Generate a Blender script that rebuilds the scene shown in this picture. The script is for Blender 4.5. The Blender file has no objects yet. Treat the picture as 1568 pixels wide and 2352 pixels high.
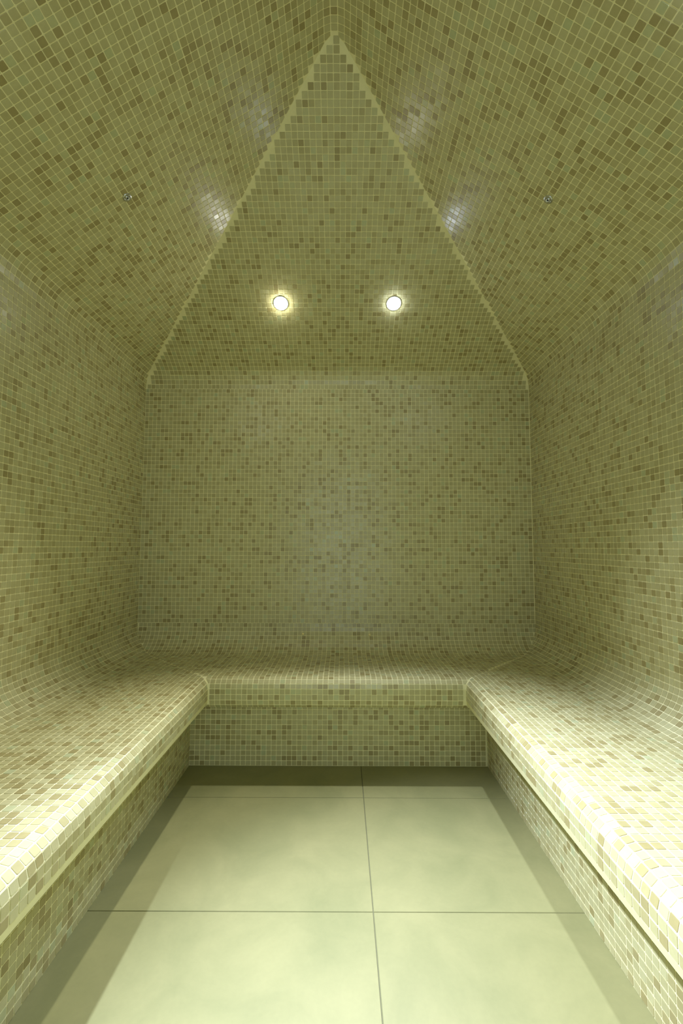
import bpy, math, random
import numpy as np
from mathutils import Matrix, Vector, Euler

# ------------------------------------------------------------------ camera, world, exposure
sc = bpy.context.scene
col = sc.collection

FPX, PITCH, YAW, ROLL, CAMH = 1053.03, 0.0754, -0.0019, 0.0029, 1.0166
cam_data = bpy.data.cameras.new('camera')
cam_data.sensor_fit = 'VERTICAL'
cam_data.sensor_height = 36.0
cam_data.lens = 36.0 * FPX / 2352.0
cam_data.clip_start = 0.02
cam = bpy.data.objects.new('camera', cam_data)
col.objects.link(cam)
R = (Matrix.Rotation(-YAW, 4, 'Z') @ Matrix.Rotation(math.pi / 2 + PITCH, 4, 'X') @ Matrix.Rotation(ROLL, 4, 'Z'))
cam.matrix_world = Matrix.Translation((0, 0, CAMH)) @ R
sc.camera = cam

world = bpy.data.worlds.new('world')
sc.world = world
world.use_nodes = True
bg = world.node_tree.nodes['Background']
bg.inputs[0].default_value = (0.66, 0.85, 1.0, 1)      # cool daylight of the lobby beyond the doorway
WORLD_STRENGTH = 2.5
bg.inputs[1].default_value = WORLD_STRENGTH

LENS_EMIT = 150.0       # how bright the lenses look
SPOT_END, SPOT_END_R, SPOT_LEFT, SPOT_RIGHT_ADDED = 118.0, 178.0, 600.0, 40.0     # watts of the spot behind each lens; the right-slope one is an added lamp
BEAM, BEAM_SIDE, BLEND = math.radians(73), math.radians(58), 1.0
LIGHT_COL = (1.0, 0.99, 0.96)
LIGHT_COOL = (0.86, 0.95, 1.22)
LIGHT_SIDE = (0.82, 0.94, 1.36)

sc.view_settings.view_transform = 'Standard'
sc.view_settings.look = 'None'
sc.view_settings.exposure = -0.16
sc.view_settings.gamma = 1.0
sc.view_settings.use_curve_mapping = False
try:
    sc.cycles.max_bounces = 16
    sc.cycles.diffuse_bounces = 12
    sc.cycles.glossy_bounces = 4
    sc.cycles.sample_clamp_indirect = 8.0
except Exception:
    pass

# ------------------------------------------------------------------ room dimensions (metres)
P = 0.0238                      # mosaic pitch: tile and joint
D = 2.650                       # end wall
YF = -0.62                      # front wall, behind the camera
XL, XR = -1.165, 1.100          # side walls
ZE = 2.0163                     # eave
SL, HA = 0.6788, 0.6293         # rise of the side slopes and of the end slope
XM = (XL + XR) / 2
ZR = ZE + SL * (XR - XL) / 2    # ridge
HRUN = (XR - XL) / 2 * SL / HA  # run of the end slope
ZS = 0.432                      # seat
RS = 0.150                      # cove between seat and wall
NL, NR, NB = -0.590, 0.546, 2.072   # front of the bench nosing: left, right, end
RL_, RR_, RB_ = -0.7094, 0.6786, 2.214   # riser faces
ZN = 0.300                      # underside of the nosing

rng = np.random.default_rng(11)

# ------------------------------------------------------------------ materials
def lin(h):
    h = h.lstrip('#')
    c = [int(h[i:i + 2], 16) / 255 for i in (0, 2, 4)]
    return tuple(((v + 0.055) / 1.055) ** 2.4 if v > 0.04045 else v / 12.92 for v in c) + (1,)

def new_mat(name):
    m = bpy.data.materials.new(name)
    m.use_nodes = True
    return m, m.node_tree.nodes, m.node_tree.links, m.node_tree.nodes['Principled BSDF']

def tile_material():
    m, N, L, b = new_mat('glazed_mosaic_tile')
    at = N.new('ShaderNodeAttribute'); at.attribute_name = 'shade'
    cr = N.new('ShaderNodeValToRGB')
    cr.color_ramp.interpolation = 'LINEAR'
    els = [(0.00, (0.345, 0.290, 0.112)), (0.12, (0.378, 0.322, 0.132)), (0.22, (0.430, 0.382, 0.166)),
           (0.40, (0.475, 0.434, 0.200)), (0.62, (0.510, 0.472, 0.226)), (0.86, (0.540, 0.510, 0.256)),
           (0.94, (0.505, 0.512, 0.256)), (1.00, (0.492, 0.515, 0.268))]
    r = cr.color_ramp
    r.elements[0].position, r.elements[0].color = els[0][0], els[0][1] + (1,)
    r.elements[1].position, r.elements[1].color = els[-1][0], els[-1][1] + (1,)
    for p, c in els[1:-1]:
        e = r.elements.new(p); e.color = c + (1,)
    L.new(at.outputs['Fac'], cr.inputs[0])
    tc = N.new('ShaderNodeTexCoord')
    no = N.new('ShaderNodeTexNoise'); no.inputs['Scale'].default_value = 70; no.inputs['Detail'].default_value = 3
    L.new(tc.outputs['Object'], no.inputs['Vector'])
    mr = N.new('ShaderNodeMapRange'); mr.inputs['To Min'].default_value = 0.90; mr.inputs['To Max'].default_value = 1.10
    L.new(no.outputs['Fac'], mr.inputs['Value'])
    mx = N.new('ShaderNodeVectorMath'); mx.operation = 'SCALE'
    L.new(cr.outputs[0], mx.inputs[0]); L.new(mr.outputs[0], mx.inputs['Scale'])
    L.new(mx.outputs[0], b.inputs['Base Color'])
    # glaze: satin, each tile a little different
    rr = N.new('ShaderNodeMapRange'); rr.inputs['To Min'].default_value = 0.36; rr.inputs['To Max'].default_value = 0.24
    L.new(at.outputs['Fac'], rr.inputs['Value']); L.new(rr.outputs[0], b.inputs['Roughness'])
    b.inputs['Specular IOR Level'].default_value = 0.5
    n2 = N.new('ShaderNodeTexNoise'); n2.inputs['Scale'].default_value = 160; n2.inputs['Detail'].default_value = 2
    L.new(tc.outputs['Object'], n2.inputs['Vector'])
    bp = N.new('ShaderNodeBump'); bp.inputs['Strength'].default_value = 0.12; bp.inputs['Distance'].default_value = 0.001
    L.new(n2.outputs['Fac'], bp.inputs['Height']); L.new(bp.outputs[0], b.inputs['Normal'])
    return m

def grout_material():
    m, N, L, b = new_mat('pale_grout')
    tc = N.new('ShaderNodeTexCoord')
    no = N.new('ShaderNodeTexNoise'); no.inputs['Scale'].default_value = 35; no.inputs['Detail'].default_value = 4
    L.new(tc.outputs['Object'], no.inputs['Vector'])
    cr = N.new('ShaderNodeValToRGB')
    cr.color_ramp.elements[0].position = 0.3; cr.color_ramp.elements[0].color = (0.80, 0.755, 0.41, 1)
    cr.color_ramp.elements[1].position = 0.7; cr.color_ramp.elements[1].color = (0.87, 0.82, 0.46, 1)
    L.new(no.outputs['Fac'], cr.inputs[0]); L.new(cr.outputs[0], b.inputs['Base Color'])
    b.inputs['Roughness'].default_value = 0.75
    b.inputs['Specular IOR Level'].default_value = 0.25
    return m

def floor_material():
    m, N, L, b = new_mat('pale_stone_floor')
    tc = N.new('ShaderNodeTexCoord')
    n1 = N.new('ShaderNodeTexNoise'); n1.inputs['Scale'].default_value = 4.2; n1.inputs['Detail'].default_value = 7
    n1.inputs['Roughness'].default_value = 0.62; n1.inputs['Distortion'].default_value = 0.5
    L.new(tc.outputs['Object'], n1.inputs['Vector'])
    c1 = N.new('ShaderNodeValToRGB')
    c1.color_ramp.elements[0].position = 0.30; c1.color_ramp.elements[0].color = (0.222, 0.222, 0.086, 1)
    c1.color_ramp.elements[1].position = 0.66; c1.color_ramp.elements[1].color = (0.286, 0.272, 0.110, 1)
    L.new(n1.outputs['Fac'], c1.inputs[0])
    n2 = N.new('ShaderNodeTexNoise'); n2.inputs['Scale'].default_value = 85; n2.inputs['Detail'].default_value = 4
    L.new(tc.outputs['Object'], n2.inputs['Vector'])
    mr = N.new('ShaderNodeMapRange'); mr.inputs['To Min'].default_value = 0.95; mr.inputs['To Max'].default_value = 1.05
    L.new(n2.outputs['Fac'], mr.inputs['Value'])
    mx = N.new('ShaderNodeVectorMath'); mx.operation = 'SCALE'
    L.new(c1.outputs[0], mx.inputs[0]); L.new(mr.outputs[0], mx.inputs['Scale'])
    L.new(mx.outputs[0], b.inputs['Base Color'])
    b.inputs['Roughness'].default_value = 0.46
    b.inputs['Specular IOR Level'].default_value = 0.4
    return m

def plain(name, c, rough=0.5, metal=0.0):
    m, N, L, b = new_mat(name)
    tc = N.new('ShaderNodeTexCoord')
    no = N.new('ShaderNodeTexNoise'); no.inputs['Scale'].default_value = 60
    L.new(tc.outputs['Object'], no.inputs['Vector'])
    mr = N.new('ShaderNodeMapRange')
    mr.inputs['To Min'].default_value = rough * 0.85; mr.inputs['To Max'].default_value = min(1, rough * 1.15)
    L.new(no.outputs['Fac'], mr.inputs['Value']); L.new(mr.outputs[0], b.inputs['Roughness'])
    b.inputs['Base Color'].default_value = c + (1,)
    b.inputs['Metallic'].default_value = metal
    return m

def emit_mat(name, c, s):
    m, N, L, b = new_mat(name)
    b.inputs['Base Color'].default_value = (0.8, 0.8, 0.8, 1)
    b.inputs['Emission Color'].default_value = c + (1,)
    b.inputs['Emission Strength'].default_value = s
    return m

TILE, GROUT, STONE = tile_material(), grout_material(), floor_material()
JOINT = plain('dark_floor_joint', (0.13, 0.13, 0.06), 0.8)
CHROME = plain('brushed_chrome', (0.62, 0.64, 0.62), 0.25, 1.0)
BLACK = plain('black_opening', (0.01, 0.01, 0.01), 0.6)
BRASS = plain('bright_brass_lacquer', (0.95, 0.84, 0.36), 0.3, 0.0)
ENAMEL = plain('white_enamel', (0.86, 0.87, 0.84), 0.3)
LENS = emit_mat('glowing_lens', LIGHT_COL, LENS_EMIT)
LENS_SIDE = emit_mat('glowing_lens_daylight', LIGHT_SIDE, LENS_EMIT * 0.6)
LENS_COOL = emit_mat('glowing_lens_cool', LIGHT_COOL, LENS_EMIT * 0.6)

# ------------------------------------------------------------------ mosaic builder
def clip_poly(pts, planes, margin):
    """pts: list of 3D numpy; planes: (n, d), keep n.p - d >= margin"""
    out = pts
    for n, d in planes:
        src, out = out, []
        if not src:
            break
        for i in range(len(src)):
            a, b = src[i], src[(i + 1) % len(src)]
            da, db = float(n @ a) - d - margin, float(n @ b) - d - margin
            if da >= 0:
                out.append(a)
            if (da >= 0) != (db >= 0):
                t = da / (da - db)
                out.append(a + (b - a) * t)
    return out

def area(pts):
    if len(pts) < 3:
        return 0.0
    s = np.zeros(3)
    for i in range(1, len(pts) - 1):
        s += np.cross(pts[i] - pts[0], pts[i + 1] - pts[0])
    return float(np.linalg.norm(s)) / 2

class Mosaic:
    """Collects flat facets of mosaic: a grout bed and raised, slightly tilted tiles with nipped corners."""
    def __init__(self):
        self.v, self.f, self.mi, self.sh, self.n = [], [], [], [], 0

    def poly(self, pts, mi, sh):
        k = len(pts)
        self.v.extend(pts); self.f.append(tuple(range(self.n, self.n + k)))
        self.mi.append(mi); self.sh.append(sh); self.n += k

    def facet(self, O, U, V, lu, lv, planes=(), whole=False, gap=0.0026, ustart=0.0, margin=0.0022,
              thick=0.0011, dark=0.13, min_part=0.45, tiled=True):
        """O corner, U/V unit directions, lu x lv extent; normal = U x V faces the room."""
        O, U, V = (np.array(a, float) for a in (O, U, V))
        Nn = np.cross(U, V); Nn /= np.linalg.norm(Nn)
        planes = [(np.array(n, float) / np.linalg.norm(n), d / np.linalg.norm(n)) for n, d in planes]
        base = clip_poly([O, O + U * lu, O + U * lu + V * lv, O + V * lv], planes, 0.0)
        if area(base) < 1e-7:
            return
        self.poly(base, 1, 0.5)
        if not tiled:
            return
        nv = max(1, int(round(lv / P))); pv = lv / nv
        i0 = int(math.floor(-ustart / P)); i1 = int(math.ceil((lu - ustart) / P))
        jit = rng.normal(0, 0.00022, (i1 - i0 + 1, nv, 2))
        # sheets of 15 x 15 tiles are set with a slightly uneven joint
        for i in range(i0, i1):
            ua, ub = ustart + i * P, ustart + (i + 1) * P
            su = 0.0005 if i % 15 == 0 else 0.0
            ua, ub = max(ua, 0.0), min(ub, lu)
            if ub - ua < P * 0.45:
                continue
            for j in range(nv):
                va, vb = j * pv, (j + 1) * pv
                sv = 0.0004 if j % 15 == 0 else 0.0
                du, dv = jit[i - i0, j]
                a0, a1 = ua + gap / 2 + su + du, ub - gap / 2 + du
                b0, b1 = va + gap / 2 + sv + dv, vb - gap / 2 + dv
                c = min(0.0016, (a1 - a0) * 0.2)
                oc = [(a0 + c, b0), (a1 - c, b0), (a1, b0 + c), (a1, b1 - c), (a1 - c, b1), (a0 + c, b1), (a0, b1 - c), (a0, b0 + c)]
                cu, cv = (a0 + a1) / 2, (b0 + b1) / 2
                ctr = O + U * cu + V * cv
                inside = True; cut = False
                for n, d in planes:
                    s = float(n @ ctr) - d
                    if s < -0.3 * P:
                        inside = False; break
                    if s < 1.1 * P:
                        cut = True
                if not inside:
                    continue
                pts = [O + U * p + V * q for p, q in oc]
                if cut:
                    if whole:
                        if min(min(float(n @ p) - d for p in pts) for n, d in planes) < margin:
                            continue
                    else:
                        full = area(pts)
                        pts = clip_poly(pts, planes, margin)
                        if area(pts) < min_part * full:
                            continue
                r = rng.random()
                if r < dark: s = rng.uniform(0.0, 0.20)
                elif r < dark + 0.22: s = rng.uniform(0.22, 0.45)
                elif r < 0.945: s = rng.uniform(0.42, 0.86)
                else: s = rng.uniform(0.9, 1.0)
                tu, tv = rng.normal(0, 0.010, 2)
                top = []
                for p in pts:
                    q = p - ctr
                    h = thick + tu * float(q @ U) + tv * float(q @ V)
                    top.append(ctr + q * 0.965 + Nn * h)
                k = len(pts)
                b0_ = self.n
                self.v.extend(top); self.v.extend(pts); self.n += 2 * k
                self.f.append(tuple(range(b0_, b0_ + k))); self.mi.append(0); self.sh.append(s)
                for q in range(k):
                    q2 = (q + 1) % k
                    self.f.append((b0_ + q2, b0_ + q, b0_ + k + q, b0_ + k + q2)); self.mi.append(0); self.sh.append(s)

    def sweep(self, profile, along, lu, planes=(), **kw):
        """profile: list of 3D points; each segment becomes a facet running `lu` along `along`."""
        A = np.array(along, float)
        for k in range(len(profile) - 1):
            a, b = np.array(profile[k], float), np.array(profile[k + 1], float)
            d = b - a; l = float(np.linalg.norm(d))
            if l < 1e-5:
                continue
            self.facet(a, A, d / l, lu, l, planes=planes, **kw)

    def build(self, name, parent=None):
        me = bpy.data.meshes.new(name)
        me.from_pydata([tuple(map(float, p)) for p in self.v], [], self.f)
        me.materials.append(TILE); me.materials.append(GROUT)
        me.polygons.foreach_set('material_index', np.array(self.mi, dtype=np.int32))
        at = me.attributes.new('shade', 'FLOAT', 'FACE')
        at.data.foreach_set('value', np.array(self.sh, dtype=np.float32))
        me.update()
        o = bpy.data.objects.new(name, me)
        col.objects.link(o)
        if parent: o.parent = parent
        return o

def structure(o):
    o['kind'] = 'structure'
    return o

def mesh_obj(name, verts, faces, mat, parent=None):
    me = bpy.data.meshes.new(name)
    me.from_pydata([tuple(map(float, v)) for v in verts], [], faces)
    for m in (mat if isinstance(mat, (list, tuple)) else [mat]):
        me.materials.append(m)
    me.update()
    o = bpy.data.objects.new(name, me)
    col.objects.link(o)
    if parent: o.parent = parent
    return o

def arc(cx, cy, r, a0, a1, n=None):
    """points of an arc (degrees), tile-long chords"""
    L_ = abs(math.radians(a1 - a0)) * r
    n = n or max(2, int(round(L_ / P)))
    return [(cx + r * math.cos(math.radians(a0 + (a1 - a0) * i / n)), cy + r * math.sin(math.radians(a0 + (a1 - a0) * i / n))) for i in range(n + 1)]

LU = D - YF     # length of the room

# ------------------------------------------------------------------ floor
def make_floor():
    v, f, mi = [], [], []
    def quad(x0, x1, y0, y1, z, m):
        n = len(v); v.extend([(x0, y0, z), (x1, y0, z), (x1, y1, z), (x0, y1, z)]); f.append((n, n + 1, n + 2, n + 3)); mi.append(m)
    quad(XL, XR, YF - 1.2, D, -0.0022, 1)
    xs = [0.0895 - 1.2, 0.0895, 0.0895 + 1.2]
    ys = [1.36 - 0.583 * k for k in range(6)][::-1] + [1.943, 2.526, 3.109]
    g, c = 0.0009, 0.0010
    for i in range(len(xs) - 1):
        for j in range(len(ys) - 1):
            x0, x1 = max(xs[i] + g, XL), min(xs[i + 1] - g, XR)
            y0, y1 = ys[j] + g, min(ys[j + 1] - g, D)
            if y1 <= y0: continue
            quad(x0 + c, x1 - c, y0 + c, y1 - c, 0.0, 0)
            n = len(v)
            v.extend([(x0, y0, -0.0022), (x1, y0, -0.0022), (x1, y1, -0.0022), (x0, y1, -0.0022)])
            for k in range(4):
                f.append((n - 4 + (k + 1) % 4, n - 4 + k, n + k, n + (k + 1) % 4)); mi.append(0)
    o = mesh_obj('floor', v, f, [STONE, JOINT])
    o.data.polygons.foreach_set('material_index', np.array(mi, dtype=np.int32))
    structure(o)
make_floor()

# ------------------------------------------------------------------ walls
ZW0 = ZS + RS                   # the wall rises from the seat cove
REA = 0.135                     # radius of the eave cove
LU = D - YF
ang = math.atan(SL); A_ = math.degrees(ang)
ZW1 = ZE - REA * math.tan((math.pi / 2 - ang) / 2)
PL = LU % P                     # starts the grid so that a joint falls on the end wall's corner

def wall(name, O, U, lu, ustart=0.0, planes=()):
    m = Mosaic()
    m.facet((O[0], O[1], 0), U, (0, 0, 1), lu, ZW0, tiled=False)
    m.facet((O[0], O[1], ZW0), U, (0, 0, 1), lu, ZW1 - ZW0, ustart=ustart, planes=planes, margin=0.0034)
    return structure(m.build(name))

wall('wall_left', (XL, YF), (0, 1, 0), LU, PL)
wall('wall_right', (XR, D), (0, -1, 0), LU)
wall('wall_back', (XL, D), (1, 0, 0), XR - XL, planes=(((1, 0, 0), XL), ((-1, 0, 0), -XR)))

DX0, DX1, DZ = -0.44, 0.42, 1.98      # doorway in the front wall, where the photographer stands
def front_wall():
    m = Mosaic()
    m.facet((XR, YF, 0), (-1, 0, 0), (0, 0, 1), XR - DX1, ZW1)
    m.facet((DX0, YF, 0), (-1, 0, 0), (0, 0, 1), DX0 - XL, ZW1)
    m.facet((DX1, YF, DZ), (-1, 0, 0), (0, 0, 1), DX1 - DX0, ZW1 - DZ, tiled=False)
    structure(m.build('wall_front'))
front_wall()

# ------------------------------------------------------------------ ceiling: two slopes, ridge, end slopes, all with coved bends
def half_profile():
    """(distance from wall, z) from the wall top round the eave cove to the foot of the ridge cove"""
    return arc(REA, ZW1, REA, 180, 90 + A_, 5)

def make_ceiling():
    m = Mosaic()
    k = SL / HA
    eave = half_profile()
    RR = 0.062
    half = (XR - XL) / 2
    t = RR * math.tan(ang) * math.cos(ang)          # plan distance from ridge to start of ridge cove
    foot = (half - t, ZR - t * SL)
    ridge = arc(half, ZR - RR / math.cos(ang), RR, 90 + A_, 90 - A_, 3)
    # mitre planes (n, d): keep n.p >= d
    def pl(nx, ny, x0, y0): return ((nx, ny, 0.0), nx * x0 + ny * y0)
    bl, br = pl(-k, -1, XL, D), pl(k, -1, XR, D)        # side part of the back mitres
    fl, fr = pl(-k, 1, XL, YF), pl(k, 1, XR, YF)
    neg = lambda q: (tuple(-c for c in q[0]), -q[1])
    kw = dict(margin=0.0015, min_part=0.55, dark=0.17)
    # left slope (with its eave cove)
    pts = eave + [foot]
    m.sweep([(XL + d, YF, z) for d, z in pts], (0, 1, 0), LU, planes=(bl, fl), ustart=PL, **kw)
    # ridge cove: clipped under the planes of the two end slopes
    hipb = ((0, -HA, -1.0), -(ZE + HA * D)); hipf = ((0, HA, -1.0), -(ZE - HA * YF))
    m.sweep([(XL + d, YF, z) for d, z in ridge], (0, 1, 0), LU, planes=(hipb, hipf), ustart=PL, **kw)
    # right slope, running the other way round
    m.sweep([(XR - d, D, z) for d, z in pts], (0, -1, 0), LU, planes=(br, fr), **kw)
    # end slopes: whole tiles only, so that the edge steps
    kw = dict(margin=0.0022, whole=True, dark=0.11)
    m.sweep([(XL, D - d * k, z) for d, z in eave + [(half, ZR)]], (1, 0, 0), XR - XL, planes=(neg(bl), neg(br)), ustart=0.4 * P, **kw)
    m.sweep([(XR, YF + d * k, z) for d, z in eave + [(half, ZR)]], (-1, 0, 0), XR - XL, planes=(neg(fl), neg(fr)), **kw)
    structure(m.build('ceiling'))
make_ceiling()

# ------------------------------------------------------------------ bench: one continuous built-in bench along three walls
def empty(name, loc, label, cat, group=None, rot=None):
    o = bpy.data.objects.new(name, None)
    o.empty_display_size = 0.05
    col.objects.link(o)
    o.location = loc
    if rot is not None:
        o.rotation_mode = 'QUATERNION'; o.rotation_quaternion = rot
    o['label'] = label; o['category'] = cat
    if group: o['group'] = group
    return o

RN = 0.042
DN = D - NB                       # wall to nosing
def nose():
    c = DN - RN
    low = arc(c, ZN + RN, RN, -90, 0, 3)
    mid = [(DN, ZS - RN)]
    top = arc(c, ZS - RN, RN, 0, 90, 3)
    return low, mid, top

def make_bench():
    YB = YF + 0.004
    root = empty('mosaic_bench', (XM, NB, 0), 'U-shaped built-in bench tiled in beige mosaic along three walls of the steam room', 'bench')
    def rebase(o):
        for v in o.data.vertices: v.co -= Vector((XM, NB, 0))
        o.parent = root
        return o
    fl_, fr_ = (NL - XL) / DN, (XR - NR) / DN
    def pl(nx, ny, x0, y0): return ((nx, ny, 0.0), nx * x0 + ny * y0)
    bl, br = pl(-1 / fl_, -1, XL, D), pl(1 / fr_, -1, XR, D)
    neg = lambda q: (tuple(-c for c in q[0]), -q[1])
    low, mid, top = nose()
    flat = [(DN - RN, ZS), (RS, ZS)]
    cove = arc(RS, ZS + RS, RS, 270, 180)
    sides = {
        'L': (lambda d, z: (XL + d * fl_, YB, z), (0, 1, 0), D - YB, (bl,)),
        'R': (lambda d, z: (XR - d * fr_, D, z), (0, -1, 0), D - YB, (br,)),
        'B': (lambda d, z: (XL, D - d, z), (1, 0, 0), XR - XL, (neg(bl), neg(br))),
    }
    # the left and end runs face the room with the profile walked nosing -> wall
    seat = Mosaic()
    for k_, (fn, al, lu, pls) in sides.items():
        us = (D - YB) % P if k_ == 'L' else ((DN - RN) * fl_ % P if k_ == 'B' else 0.0)
        seat.sweep([fn(*q) for q in flat], al, lu, planes=pls, ustart=us, margin=0.0012, dark=0.16)
        seat.sweep([fn(*q) for q in cove], al, lu, planes=pls, ustart=us, margin=0.0008, min_part=0.3, dark=0.14)
    rebase(seat.build('seat'))
    for k_ in 'LRB':
        fn, al, lu, pls = sides[k_]
        us = (D - YB) % P if k_ == 'L' else ((DN - RN) * fl_ % P if k_ == 'B' else 0.0)
        m = Mosaic()
        m.sweep([fn(0.40, ZN), fn(*low[0])], al, lu, planes=pls, tiled=False)
        if k_ == 'B':
            m.sweep([fn(*q) for q in low[:2]], al, lu, planes=pls, tiled=False)
            m.sweep([fn(*q) for q in low[1:]], al, lu, planes=pls, ustart=us, margin=0.004, dark=0.16)
        else:
            m.sweep([fn(*q) for q in low], al, lu, planes=pls, tiled=False)
        m.sweep([fn(*q) for q in [low[-1]] + mid + top[1:]], al, lu, planes=pls, ustart=us, margin=0.004, dark=0.16)
        rebase(m.build('nosing'))
    r = Mosaic(); r.facet((RL_, YB, 0), (0, 1, 0), (0, 0, 1), RB_ - YB, ZN, ustart=(RB_ - YB) % P, dark=0.18); rebase(r.build('riser'))
    r = Mosaic(); r.facet((RR_, RB_, 0), (0, -1, 0), (0, 0, 1), RB_ - YB, ZN, dark=0.18); rebase(r.build('riser'))
    r = Mosaic(); r.facet((RL_, RB_, 0), (1, 0, 0), (0, 0, 1), RR_ - RL_, ZN, dark=0.20); rebase(r.build('riser'))
make_bench()

# ------------------------------------------------------------------ turned parts
def lathe(prof, n=48):
    """prof: (r, z) list; closed at the axis when r == 0"""
    v, f, rings = [], [], []
    for r, z in prof:
        if r < 1e-7:
            rings.append([len(v)]); v.append((0, 0, z))
        else:
            rings.append(list(range(len(v), len(v) + n)))
            v.extend([(r * math.cos(2 * math.pi * i / n), r * math.sin(2 * math.pi * i / n), z) for i in range(n)])
    for a, b in zip(rings[:-1], rings[1:]):
        for i in range(n):
            j = (i + 1) % n
            if len(a) == 1 and len(b) == 1: continue
            if len(a) == 1: f.append((a[0], b[j], b[i]))
            elif len(b) == 1: f.append((a[i], a[j], b[0]))
            else: f.append((a[i], a[j], b[j], b[i]))
    return v, f

def lathe_obj(name, prof, mat, parent, n=48):
    v, f = lathe(prof, n)
    o = mesh_obj(name, v, f, mat, parent)
    for p in o.data.polygons: p.use_smooth = True
    return o

def facing(nrm):
    return Vector(nrm).to_track_quat('Z', 'Y')

N_HIP = Vector((0, -HA, -1)).normalized()
N_LEFT = Vector((SL, 0, -1)).normalized()
N_RIGHT = Vector((-SL, 0, -1)).normalized()

def on_left(x, y): return Vector((x, y, ZE + SL * (x - XL)))
def on_right(x, y): return Vector((x, y, ZE + SL * (XR - x)))
def on_hip(x, y): return Vector((x, y, ZE + HA * (D - y)))

# ------------------------------------------------------------------ downlights
def downlight(p, n, lens_mat, watts, label, group=None, tilt=None):
    o = empty('downlight', p, label, 'ceiling light', group, facing(n))
    lathe_obj('trim_ring', [(0.0385, 0.0), (0.0385, 0.0028), (0.0365, 0.0040), (0.0335, 0.0040), (0.0315, 0.0025), (0.0315, 0.0)], ENAMEL, o)
    lathe_obj('lens', [(0.0312, 0.0012), (0.0308, 0.0060), (0.0275, 0.0105), (0.0200, 0.0145), (0.0100, 0.0165), (0.0, 0.0170)], lens_mat, o)
    ld = bpy.data.lights.new('spot', 'SPOT')
    ld.energy = watts; ld.spot_size = BEAM_SIDE if lens_mat is LENS_SIDE else BEAM; ld.spot_blend = BLEND; ld.shadow_soft_size = 0.022
    ld.color = {LENS_COOL.name: LIGHT_COOL, LENS_SIDE.name: LIGHT_SIDE}.get(lens_mat.name, LIGHT_COL)
    lo = bpy.data.objects.new('spot', ld); col.objects.link(lo)
    lo.parent = o; lo.location = (0, 0, 0.034); lo.rotation_euler = (math.pi, 0, 0)
    if tilt is not None:        # the lamp is swivelled in its ring to this direction
        q = facing(n).to_matrix().transposed()
        lo.rotation_euler = (q @ Vector(tilt)).normalized().to_track_quat('-Z', 'Y').to_euler()
    return o

downlight(on_hip(-0.3181, 2.262), N_HIP, LENS, SPOT_END, 'left of the two bright recessed spotlights in the mosaic end slope', 'spotlights in the end slope')
downlight(on_hip(0.2603, 2.262), N_HIP, LENS_COOL, SPOT_END_R, 'right of the two bright recessed spotlights in the mosaic end slope, slightly bluer glow', 'spotlights in the end slope')
downlight(on_left(-0.83, 0.84), N_LEFT, LENS_SIDE, SPOT_LEFT, 'recessed spotlight in the left ceiling slope, above the near left bench', tilt=(math.sin(math.radians(27)), 0, -math.cos(math.radians(27))))
downlight(on_right(0.77, 0.84), N_RIGHT, LENS_SIDE, SPOT_RIGHT_ADDED, 'added dimmer spotlight, out of view in the right ceiling slope, above the near right bench')  # unseen lamp, added for symmetry; lifts the left bench and wall

# ------------------------------------------------------------------ small round nozzles in the side slopes
def nozzle(p, n, label):
    o = empty('wall_nozzle', p, label, 'nozzle', 'round nozzles in the ceiling slopes', facing(n))
    lathe_obj('flange', [(0.0165, 0.0), (0.0165, 0.0022), (0.0150, 0.0036), (0.0105, 0.0040), (0.0085, 0.0034), (0.0080, 0.0016)], CHROME, o, 40)
    lathe_obj('body', [(0.0080, 0.0016), (0.0068, 0.0052), (0.0050, 0.0062), (0.0040, 0.0060), (0.0036, 0.0035)], CHROME, o, 32)
    lathe_obj('opening', [(0.0037, 0.0036), (0.0, 0.0036)], BLACK, o, 24)
    return o
nozzle(on_left(-0.7831, 1.5678), N_LEFT, 'small round metal nozzle with dark centre in the left ceiling slope')
nozzle(on_right(0.7368, 1.5587), N_RIGHT, 'small round metal nozzle with dark centre in the right ceiling slope')

# ------------------------------------------------------------------ two tiny brass studs low on the end wall
def stud(x, z, label):
    o = empty('brass_stud', (x, D, z), label, 'stud', 'brass studs low on the end wall', facing((0, -1, 0)))
    lathe_obj('head', [(0.0066, 0.0), (0.0066, 0.0030), (0.0058, 0.0052), (0.0038, 0.0070), (0.0, 0.0078)], BRASS, o, 24)
    return o
# the wall bends into the seat cove at this height: sit each stud on the curve
def on_cove(z):
    zz = ZS + RS - z
    if zz <= 0: return D, (0, -1, 0)
    a = math.asin(min(1, zz / RS))
    return D - RS + RS * math.cos(a), (0, -math.cos(a), math.sin(a))
for x, z, lab in ((-0.2205, 0.523, 'left one of two tiny brass studs above the end bench'), (0.1560, 0.520, 'right one of two tiny brass studs above the end bench')):
    y, n = on_cove(z)
    o = stud(x, z, lab)
    o.location = (x, y - 0.0005, z)
    o.rotation_quaternion = facing(n)

# ------------------------------------------------------------------ doorway frame behind the camera
def box(v, f, x0, x1, y0, y1, z0, z1):
    n = len(v)
    v.extend([(x0, y0, z0), (x1, y0, z0), (x1, y1, z0), (x0, y1, z0), (x0, y0, z1), (x1, y0, z1), (x1, y1, z1), (x0, y1, z1)])
    for q in ((0, 3, 2, 1), (4, 5, 6, 7), (0, 1, 5, 4), (1, 2, 6, 5), (2, 3, 7, 6), (3, 0, 4, 7)):
        f.append(tuple(n + i for i in q))
v, f = [], []
t = 0.035
box(v, f, DX0 - t, DX0, YF - 0.10, YF + 0.012, 0, DZ + t)
box(v, f, DX1, DX1 + t, YF - 0.10, YF + 0.012, 0, DZ + t)
box(v, f, DX0, DX1, YF - 0.10, YF + 0.012, DZ, DZ + t)
structure(mesh_obj('trim_1', v, f, CHROME))
